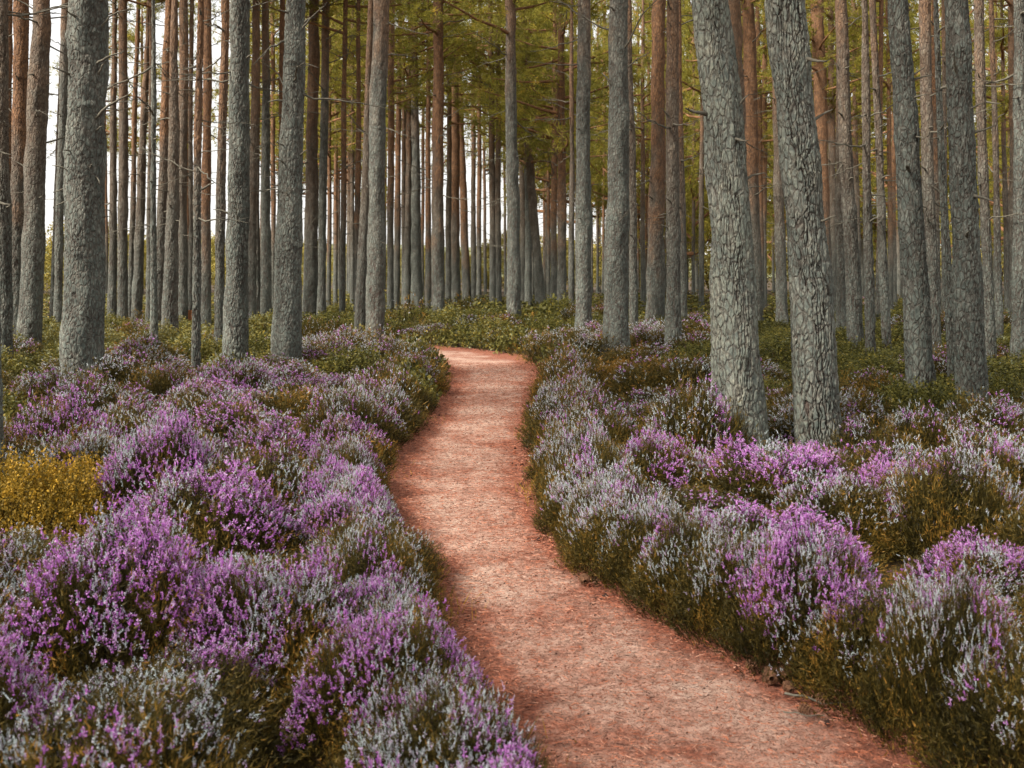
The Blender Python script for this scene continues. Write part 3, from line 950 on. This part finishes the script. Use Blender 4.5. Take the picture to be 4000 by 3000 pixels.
# where the photograph shows strong purple, plain green or yellow: ellipses in photo pixels of the 2212-wide view
PURPLE = [(570, 825, 150, 45), (750, 870, 70, 60), (420, 905, 200, 45), (640, 990, 70, 35), (330, 1020, 170, 60), (430, 1075, 130, 45), (640, 1060, 130, 50), (760, 1110, 60, 30),
          (480, 1260, 190, 60), (720, 1250, 60, 50), (850, 1290, 90, 60), (960, 1350, 100, 80), (900, 1450, 170, 80), (330, 1480, 260, 70), (520, 1480, 120, 50), (600, 1600, 200, 80),
          (80, 1640, 140, 70), (60, 900, 80, 40), (220, 1400, 150, 40), (230, 855, 30, 20),
          (1640, 965, 90, 50), (1480, 860, 110, 45), (1560, 1050, 110, 45), (1400, 1065, 140, 40), (1960, 1020, 90, 50), (1780, 1000, 110, 45), (1800, 1150, 140, 60), (1690, 830, 60, 40),
          (1750, 1230, 90, 60), (2000, 1190, 130, 50), (2160, 1180, 80, 40), (1480, 1000, 90, 40), (1680, 1120, 70, 40), (2170, 1610, 80, 60), (1630, 1330, 60, 40)]
BAREP = [(90, 1130, 130, 70), (130, 1270, 200, 90), (1500, 1330, 160, 70), (1900, 1420, 250, 120), (2100, 1560, 150, 120), (1180, 1040, 50, 120), (520, 1080, 60, 40), (880, 880, 70, 60), (820, 1000, 50, 60), (600, 1120, 80, 30), (1480, 1260, 120, 90), (1250, 1150, 90, 60), (2050, 880, 200, 50),
         (1750, 1480, 200, 60), (1250, 820, 120, 40), (640, 870, 50, 30), (340, 820, 60, 40), (1850, 930, 70, 50), (2100, 960, 120, 60)]
def pick_kind(x, y, h, g):
    px, py = to_px(x, y, h * .9)
    px *= .553; py *= .553
    if 1290 < px < 1400 and 770 < py < 800: return 'rust'
    if py < 690: return 'green' if g.random() < .8 else 'bare'
    if py < 770:
        right = px > 1180
        u = g.random()
        if 640 < px < 960 or 1080 < px < 1480: return 'pale' if u < .5 else 'bare' if u < .7 else 'green'
        return 'green' if u < (.8 if not right else .75) else 'pale' if u < .9 else 'bare'
    u = g.random()
    if px > 1600 and py < 890 or px > 1830 and py < 1000:
        return ('green' if u < .5 else 'bare' if u < .88 else 'pale') if py < 850 else 'bare' if u < .62 else 'pale'
    if px > 1180 and py < 800: return 'pale' if u < .45 else 'bare' if u < .85 else 'green'
    if px < 640 and py < 790: return 'green' if u < .6 else 'bare' if u < .85 else 'pale'
    for ex, ey, a, b in BAREP:
        if ((px - ex) / a) ** 2 + ((py - ey) / b) ** 2 < 1: return 'bare' if g.random() < .8 else 'pale'
    for ex, ey, a, b in PURPLE:
        if ((px - ex) / a) ** 2 + ((py - ey) / b) ** 2 < 1: return 'purple' if g.random() < (.62 if py < 900 else .80) else 'pale'
    u = g.random()
    if px < 1150 and py > 1190: return 'purple' if u < .52 else 'pale' if u < .84 else 'bare'
    if py < 860: return 'pale' if u < .45 else 'bare' if u < (.8 if px < 1150 else 1) else 'green'
    return 'pale' if u < .52 else 'bare' if u < .94 else 'purple'

g = np.random.default_rng(77)
bushes = []                        # dict x y r h kind edge
def near_tree(x, y, m):
    return np.any(np.hypot(TREE_POS[:, 0] - x, TREE_POS[:, 1] - y) < TREE_POS[:, 2] + m)
def add_bush(x, y, r, h, kind=None, edge=None):
    bushes.append(dict(x=x, y=y, r=r, h=h, kind=kind or pick_kind(x, y, h, g), edge=edge))
# the yellow bilberry at the left edge of the frame
for (px, py, r, h) in ((20, 1790, .50, .50), (170, 1780, .46, .50), (310, 1775, .36, .43), (100, 1850, .42, .45), (-120, 1830, .5, .47), (230, 1850, .36, .40)):
    x, y = at(px, py, h)
    add_bush(x, y, r, h, 'yellow')
# bushes lining both edges of the path
for side, poly in (("left", LEFT), ("right", RIGHT)):
    P = dense(poly, 2000)
    s = np.concatenate([[0], np.cumsum(np.hypot(*np.diff(P, axis=0).T))])
    pos = .2
    while pos < s[-1] - .3:
        d, x = np.interp(pos, s, P[:, 0]), np.interp(pos, s, P[:, 1])
        d2, x2 = np.interp(pos + .05, s, P[:, 0]), np.interp(pos + .05, s, P[:, 1])
        tx, ty = x2 - x, d2 - d
        ln = math.hypot(tx, ty); tx, ty = tx / ln, ty / ln
        nx, ny = (-ty, tx) if side == "left" else (ty, -tx)
        r = g.uniform(.27, .40) if d < 8 else g.uniform(.36, .52)
        ov = (.93 if side == 'left' else .90 - .40 * float(sstep(7.5, 4.5, d))) + g.uniform(-.12, .12)
        bx, by = x + nx * r * ov, d + ny * r * ov
        if by > 1.7 and bx > -7 and path_dist(bx, by) > r * .12:
            add_bush(bx, by, r, (g.uniform(.30, .40) if side == 'left' else g.uniform(.38, .52)) if d < 8 else g.uniform(.38, .54), None, side)
        pos += r * 1.05
# the carpet
acc = np.array([(b['x'], b['y'], b['r']) for b in bushes])
accl = [tuple(a) for a in acc]
def spacing(d):
    return .50 if d < 5 else .58 if d < 8 else .72 if d < 12 else .95 if d < 20 else 1.15 if d < 34 else 1.5
buf = np.zeros((6000, 3)); buf[:len(acc)] = acc; cnt = len(acc)
tries = 0
ds = np.exp(g.uniform(math.log(1.75), math.log(60), 60000))
for d in ds:
    half = .53 * d + 1.5
    x = g.uniform(-half, half)
    if d > 48 and abs(x) > half: continue
    sp = spacing(d) * g.uniform(.85, 1.15)
    q = buf[:cnt]
    if np.any((q[:, 0] - x) ** 2 + (q[:, 1] - d) ** 2 < (.5 * sp + .5 * q[:, 2] * 1.3) ** 2): continue
    r = sp * .92
    pd = path_dist(x, d)
    if pd < r * .9 or near_tree(x, d, .06): continue
    lowf = vnoise(np.array([[x * 1.25, d * 1.25, 0]]), 4)[0]
    h = (.20 + .40 * lowf + g.uniform(-.03, .07)) * (1 if d < 6 else 1.15)
    hollow = g.random() < .09
    if hollow: h *= .55
    if d > 14: h *= g.uniform(.75, 1.15)
    if 21.5 < d < 34 and -4 < x < 2.5: h *= 1.35
    buf[cnt] = (x, d, r); cnt += 1
    add_bush(x, d, r, h, 'bare' if hollow and d < 12 else None)
    if cnt > 5900: break

# the 290 that show largest are bushes of their own, the rest is ground cover
def in_view(b):
    px, py = to_px(b['x'], b['y'], b['h'])
    m = b['r'] * FPX / b['y']
    return -m < px < 4000 + m and HORIZON < py < 3000 + 1.2 * m
for b in bushes:
    b['show'] = b['r'] / b['y'] if in_view(b) else 0
bushes.sort(key=lambda b: -b['show'])
solo = [b for b in bushes[:292] if b['show'] > 0]
rest = bushes[len(solo):]

KIND = {'purple': ("heather_bush", "magenta-purple heather", "heather"), 'pale': ("heather_bush", "pale lilac and silver heather", "heather"),
        'bare': ("heather_bush", "brown-green sparse heather", "heather"), 'rust': ("heather_bush", "rusty brown faded heather", "heather"),
        'green': ("bilberry_bush", "green leafy bilberry", "bilberry bush"), 'yellow': ("bilberry_bush", "mustard-yellow bilberry", "bilberry bush")}
for side in ("left", "right"):
    e = sorted([b for b in solo if b['edge'] == side], key=lambda b: b['y'])
    for k, b in enumerate(e):
        b['label'] = f"{KIND[b['kind']][1]} along the path's {side} edge, {ordn(k + 1)} from the bottom"
rows = [0, 2.7, 3.3, 4.0, 4.8, 5.7, 6.8, 8.0, 9.5, 11.5, 14, 18, 24, 40, 90]
for side in ("left", "right"):
    for k in range(len(rows) - 1):
        e = sorted([b for b in solo if not b['edge'] and rows[k] <= b['y'] < rows[k + 1] and ((b['x'] < edge_x(LEFT, min(b['y'], 18))) == (side == "left"))], key=lambda b: b['x'] / b['y'])
        for j, b in enumerate(e):
            b['label'] = f"{KIND[b['kind']][1]} {side} of the path, {ordn(k + 1)} row back, {ordn(j + 1)} along"
for b in solo:
    kind = b['kind']
    lod = 'near' if b['y'] < 7.0 else 'mid'
    a_me, b_me, c_me = random.choice(bush_set(kind, lod) if kind != 'green' or b['x'] < .5 else bush_set(kind, lod)[2:3])
    name, _, cat = KIND[kind]
    root = bpy.data.objects.new(name, None)
    COL.objects.link(root)
    root.empty_display_size = .1
    root.location = (b['x'], b['y'], 0)
    root.rotation_euler = (0, 0, random.uniform(0, 6.28))
    s = b['r'] / .5 * 1.06
    root.scale = (s, s, b['h'] / .44)
    link("foliage", a_me, root)
    if b_me: link("blossom", b_me, root)
    link("woody_stems", c_me, root)
    tag(root, b['label'], cat, "bilberry bushes" if cat == "bilberry bush" else "heather bushes beside the path")

# ground cover: the far bushes, joined by plant
def far_mound(kind, n_sh, seed):
    if kind in ('purple', 'pale', 'bare', 'rust'):
        fl, pu = {'purple': (.36, .4), 'pale': (.32, .05), 'bare': (.12, .05), 'rust': (.03, 0)}[kind]
        fol, bl, _ = heather_geo(seed, .5, .44, n_sh, fl, pu, 3, 2, 3.0, .5)
        return fol, bl
    fol, _ = leafy_geo(seed, .5, .42, n_sh, 3, .062, *((.2, .75), (.35, .85), (.15, .65), (.5, .95))[seed % 4])
    return fol, None
TEMPL = {}
acc_h, acc_b, acc_g = [], [], []
def place(geo, b):
    V, F, t = geo
    a = random.uniform(0, 6.28); ca, sa = math.cos(a), math.sin(a)
    s = b['r'] / .5 * 1.1
    W = np.stack([(V[:, 0] * ca - V[:, 1] * sa) * s + b['x'], (V[:, 0] * sa + V[:, 1] * ca) * s + b['y'], V[:, 2] * b['h'] / .44], 1)
    return W, F, t
for b in rest:
    hid = b['show'] == 0
    n_sh = (190 if b['y'] < 9 else 60) if hid else 190 if b['y'] < 18 else 120 if b['y'] < 30 else 70
    kind = 'green' if b['kind'] == 'yellow' else 'bare' if b['kind'] == 'purple' and b['y'] > 12 else b['kind']
    seed = random.randrange(8) if kind != 'green' or b['x'] < -4 else random.choice((2, 6, 0))
    key = (kind, n_sh, seed)
    if key not in TEMPL: TEMPL[key] = far_mound(kind, n_sh, 900 + seed)
    f, bl = TEMPL[key]
    (acc_g if kind == 'green' else acc_h).append(place(f, b))
    if bl is not None and len(bl[0]): acc_b.append(place(bl, b))
def joined(name, parts, mat):
    V, F, t = merge(parts)
    return mesh_of(name, V, F, mat, {"tint": t})
hc = tag(link("heather_ground_cover", joined("heather_ground_cover", acc_h, M_HEATH)), "low heather carpeting the forest floor among the trunks", kind="stuff")
tag(link("blossom", joined("blossom", acc_b, M_BLOOM), hc), kind="stuff")
tag(link("bilberry_ground_cover", joined("bilberry_ground_cover", acc_g, M_BILB)), "low green bilberry carpeting the forest floor among the trunks", kind="stuff")

# ------------------------------------------------------------------ litter, cones, twigs on the path
def litter():
    g = np.random.default_rng(5)
    pts = []
    P = dense(LEFT, 900); Q = dense(RIGHT, 900)
    n = 70000
    d = 2.4 + 15 * g.random(n) ** 2.0
    xl, xr = edge_x(LEFT, d), edge_x(RIGHT, d)
    f = np.where(g.random(n) < .55, np.where(g.random(n) < .5, g.beta(1, 4, n), g.beta(4, 1, n)), g.random(n)) * 1.2 - .1
    x = xl + (xr - xl) * f
    z = np.full(n, .022) + g.random(n) * .012 + .018 * sstep(.3, .6, np.abs(f - .5))
    a = g.uniform(0, 6.283, n)
    D = unit(np.stack([np.cos(a), np.sin(a), g.normal(0, .12, n)], 1))
    V, F = blades(np.stack([x, d, z], 1), D, g.uniform(.015, .042, n), g.uniform(.0014, .0026, n) * (1 + d / 12), g)
    t = np.repeat(np.clip(g.normal(.5, .33, n), 0, 1), 3)
    m = 11000
    d = 2.4 + 14 * g.random(m) ** 1.8
    xl, xr = edge_x(LEFT, d), edge_x(RIGHT, d)
    f = np.where(g.random(m) < .6, np.where(g.random(m) < .5, g.beta(1, 5, m), g.beta(5, 1, m)), g.random(m)) * 1.2 - .1
    a = g.uniform(0, 6.283, m)
    D = unit(np.stack([np.cos(a), np.sin(a), g.normal(0, .25, m)], 1))
    sz = g.uniform(.004, .014, m)
    V2, F2 = blades(np.stack([xl + (xr - xl) * f, d, .026 + .01 * g.random(m) + .018 * sstep(.3, .6, np.abs(f - .5))], 1), D, sz, sz * .6, g, True)
    t2 = np.repeat(np.clip(g.normal(.4, .35, m), 0, 1), 4)
    return merge([(V, F, t), (V2, F2, t2)])
V, F, T_ = litter()
tag(link("needle_litter", mesh_of("needle_litter", V, F, M_LITTER, {"tint": T_})), "fallen pine needles and bark flakes scattered over the path", kind="stuff")

def clods():
    g = np.random.default_rng(25)
    n = 420
    right = g.random(n) < .68
    d = 3.0 + 13 * g.random(n) ** 1.7
    off = np.abs(g.normal(0, .10, n)) - .06
    x = np.where(right, edge_x(RIGHT, d) - off - .02, edge_x(LEFT, d) + off)
    sz = g.uniform(.004, .017, n) * (1 + (g.random(n) < .06) * .8)
    O = np.array([(1, 0, 0), (0, 1, 0), (-1, 0, 0), (0, -1, 0), (0, 0, .8), (0, 0, -.6)])
    T = np.array([(0, 1, 4), (1, 2, 4), (2, 3, 4), (3, 0, 4), (1, 0, 5), (2, 1, 5), (3, 2, 5), (0, 3, 5)])
    V = O[None] * sz[:, None, None] * g.uniform(.6, 1.4, (n, 6, 1))
    a = g.uniform(0, 6.283, n); ca, sa = np.cos(a)[:, None], np.sin(a)[:, None]
    W = np.stack([V[..., 0] * ca - V[..., 1] * sa + x[:, None], V[..., 0] * sa + V[..., 1] * ca + d[:, None], V[..., 2] + .026], -1)
    return W.reshape(-1, 3), (np.arange(n)[:, None, None] * 6 + T[None]).reshape(-1, 3), np.repeat(np.clip(g.normal(.15, .18, n), 0, 1), 6)
V, F, T_ = clods()
tag(link("soil_crumbs", mesh_of("soil_crumbs", V, F, M_LITTER, {"tint": T_})), "dark crumbs of soil and bark along the foot of the heather", kind="stuff")

def edge_grass():
    g = np.random.default_rng(15)
    n = 5200
    side = g.random(n) < .5
    d = 2.4 + 19 * g.random(n) ** 1.5
    cl = sstep(.50, .72, vnoise(np.stack([d * 2.2, side * 9.0, np.zeros(n)], 1), 12))
    keep = g.random(n) < cl
    d, side = d[keep], side[keep]
    n = len(d)
    x = np.where(side, edge_x(LEFT, d) + np.abs(g.normal(0, .09, n)) - .05, edge_x(RIGHT, d) - np.abs(g.normal(0, .09, n)) + .05)
    D = unit(g.normal(0, .45, (n, 3)) + np.array([0, 0, 1.0]))
    V, F = blades(np.stack([x, d, np.full(n, .012)], 1), D, g.uniform(.03, .11, n), g.uniform(.003, .006, n), g)
    return V, F, np.repeat(np.clip(g.normal(.55, .25, n), 0, 1), 3)
V, F, T_ = edge_grass()
tag(link("edge_grass", mesh_of("edge_grass", V, F, M_YELL, {"tint": T_})), "thin yellowed grass along the foot of the heather", kind="stuff")

def cone_mesh(seed):
    g = np.random.default_rng(seed)
    parts = [tube(np.stack([np.linspace(0, .05, 6), np.zeros(6), np.zeros(6)], 1), .013 * np.sin(np.linspace(.5, 3.0, 6)) + .002, 8)]
    for i in range(44):
        f = (i + .5) / 44
        a = i * 2.39996
        r = .017 * math.sin(.35 + f * 2.6) + .003
        c = np.array([f * .05, math.cos(a) * r * .7, math.sin(a) * r * .7])
        o = np.array([.25, math.cos(a), math.sin(a)]); o /= np.linalg.norm(o)
        s = np.cross(o, [1, 0, 0]); s /= np.linalg.norm(s)
        w, l = .0065 * g.uniform(.8, 1.2), .011 * g.uniform(.8, 1.2)
        up = np.cross(s, o) * .002
        V = np.array([c - s * w * .5, c + s * w * .5, c + s * w + o * l, c - s * w + o * l, c - s * w * .5 + up, c + s * w * .5 + up, c + s * w * .8 + o * l + up * 2, c - s * w * .8 + o * l + up * 2])
        Fq = np.array([(0, 1, 2, 3), (4, 7, 6, 5), (0, 4, 5, 1), (1, 5, 6, 2), (2, 6, 7, 3), (3, 7, 4, 0)])
        parts.append((V, Fq))
    V, Fq = join_quads(parts)
    return mesh_of("pine_cone", V, Fq, M_CONE)
CONES = [cone_mesh(i) for i in range(3)]
cones = [(3015, 2658, 1.15, "plump reddish pine cone at the right path edge, largest of the cones"), (3075, 2650, 1.0, "dark pine cone touching the plump reddish cone"),
         (2924, 2592, .8, "small dark pine cone under the heather's edge, above the plump cone"), (3090, 2702, .75, "small pine cone beside the fallen twig"),
         (3195, 2728, .8, "pale brown pine cone right of the fallen twig"), (3118, 2772, .7, "small reddish pine cone below the fallen twig"),
         (2285, 2275, 1.0, "brown pine cone lying on the open path, right side"), (2225, 2212, .8, "lone pine cone at the heather foot halfway along the path"),
         (2240, 2052, .8, "dark cone at the right path edge, by the overhanging heather"), (1640, 2185, .8, "dark cone on the left part of the path")]
for k, (px, py, s, lab) in enumerate(cones):
    x, y = at(px, py, .04)
    o = link("pine_cone", CONES[k % 3], None, (x, y, .045), (random.uniform(0, 6), random.uniform(-.2, .2), random.uniform(0, 6)), (s * 1.1,) * 3)
    tag(o, lab, "pine cone", "pine cones on the path")
def twig_mesh(seed):
    g = np.random.default_rng(seed)
    t = np.linspace(0, 1, 8)
    p = np.stack([t * .3, np.cumsum(g.normal(0, .02, 8)), np.abs(np.cumsum(g.normal(0, .002, 8)))], 1)
    q = np.stack([.14 + t * .09, t * .06, .004 + t * .012], 1)
    V, Fq = join_quads([tube(p, .006 * (1 - .6 * t), 6), tube(q, .003 * (1 - .6 * t), 5)])
    return mesh_of("fallen_twig", V, Fq, M_DEAD, None, True)
for k, (px, py, rz, s, lab) in enumerate(((3070, 2708, -.5, .8, "pale fallen twig lying among the pine cones"), (3060, 2785, -.15, .45, "thin bent twig lying on the lower path"),
                                          (1480, 2118, .2, .6, "short dark twig on the left part of the path"))):
    x, y = at(px, py, .03)
    tag(link("fallen_twig", twig_mesh(60 + k), None, (x, y, .036), (0, 0, rz), (s, s, s)), lab, "twig", "fallen twigs on the path")

# two cut stumps seen pale and rusty between the left trunks
def stump(px, py, h, r, mat, lab):
    g = np.random.default_rng(int(px))
    x, y = at(px, py, h * .6)
    n = 14
    th = np.linspace(0, 6.283, n, endpoint=False)
    rr = r * (1 + .15 * g.normal(size=n))
    V = []
    for z, f in ((-.05, 1.35), (h * .3, 1.05), (h, .9)):
        for t, q in zip(th, rr): V.append((math.cos(t) * q * f, math.sin(t) * q * f, z + (g.uniform(-.05, .12) * h if z == h else 0)))
    V.append((0, 0, h * .96))
    F = []
    for k in range(2):
        for j in range(n): F += [(k * n + j, k * n + (j + 1) % n, (k + 1) * n + (j + 1) % n), (k * n + j, (k + 1) * n + (j + 1) % n, (k + 1) * n + j)]
    for j in range(n): F.append((2 * n + j, 2 * n + (j + 1) % n, 3 * n))
    tag(link("tree_stump", mesh_of("tree_stump", np.array(V), np.array(F), mat), None, (x, y, 0)), lab, "stump")
stump(708, 1240, .50, .09, M_SCAR, "pale splintered stump between the slender pines in the left half")
stump(738, 1253, .55, .13, M_RUSTY, "small rusty-orange cut stump beside the pale splintered stump")
print("bushes", len(bushes), "solo", len(solo), "trees", len(trees), "tris", sum(len(m.polygons) * (2 if len(m.polygons) and m.polygons[0].loop_total == 4 else 1) for m in bpy.data.meshes))
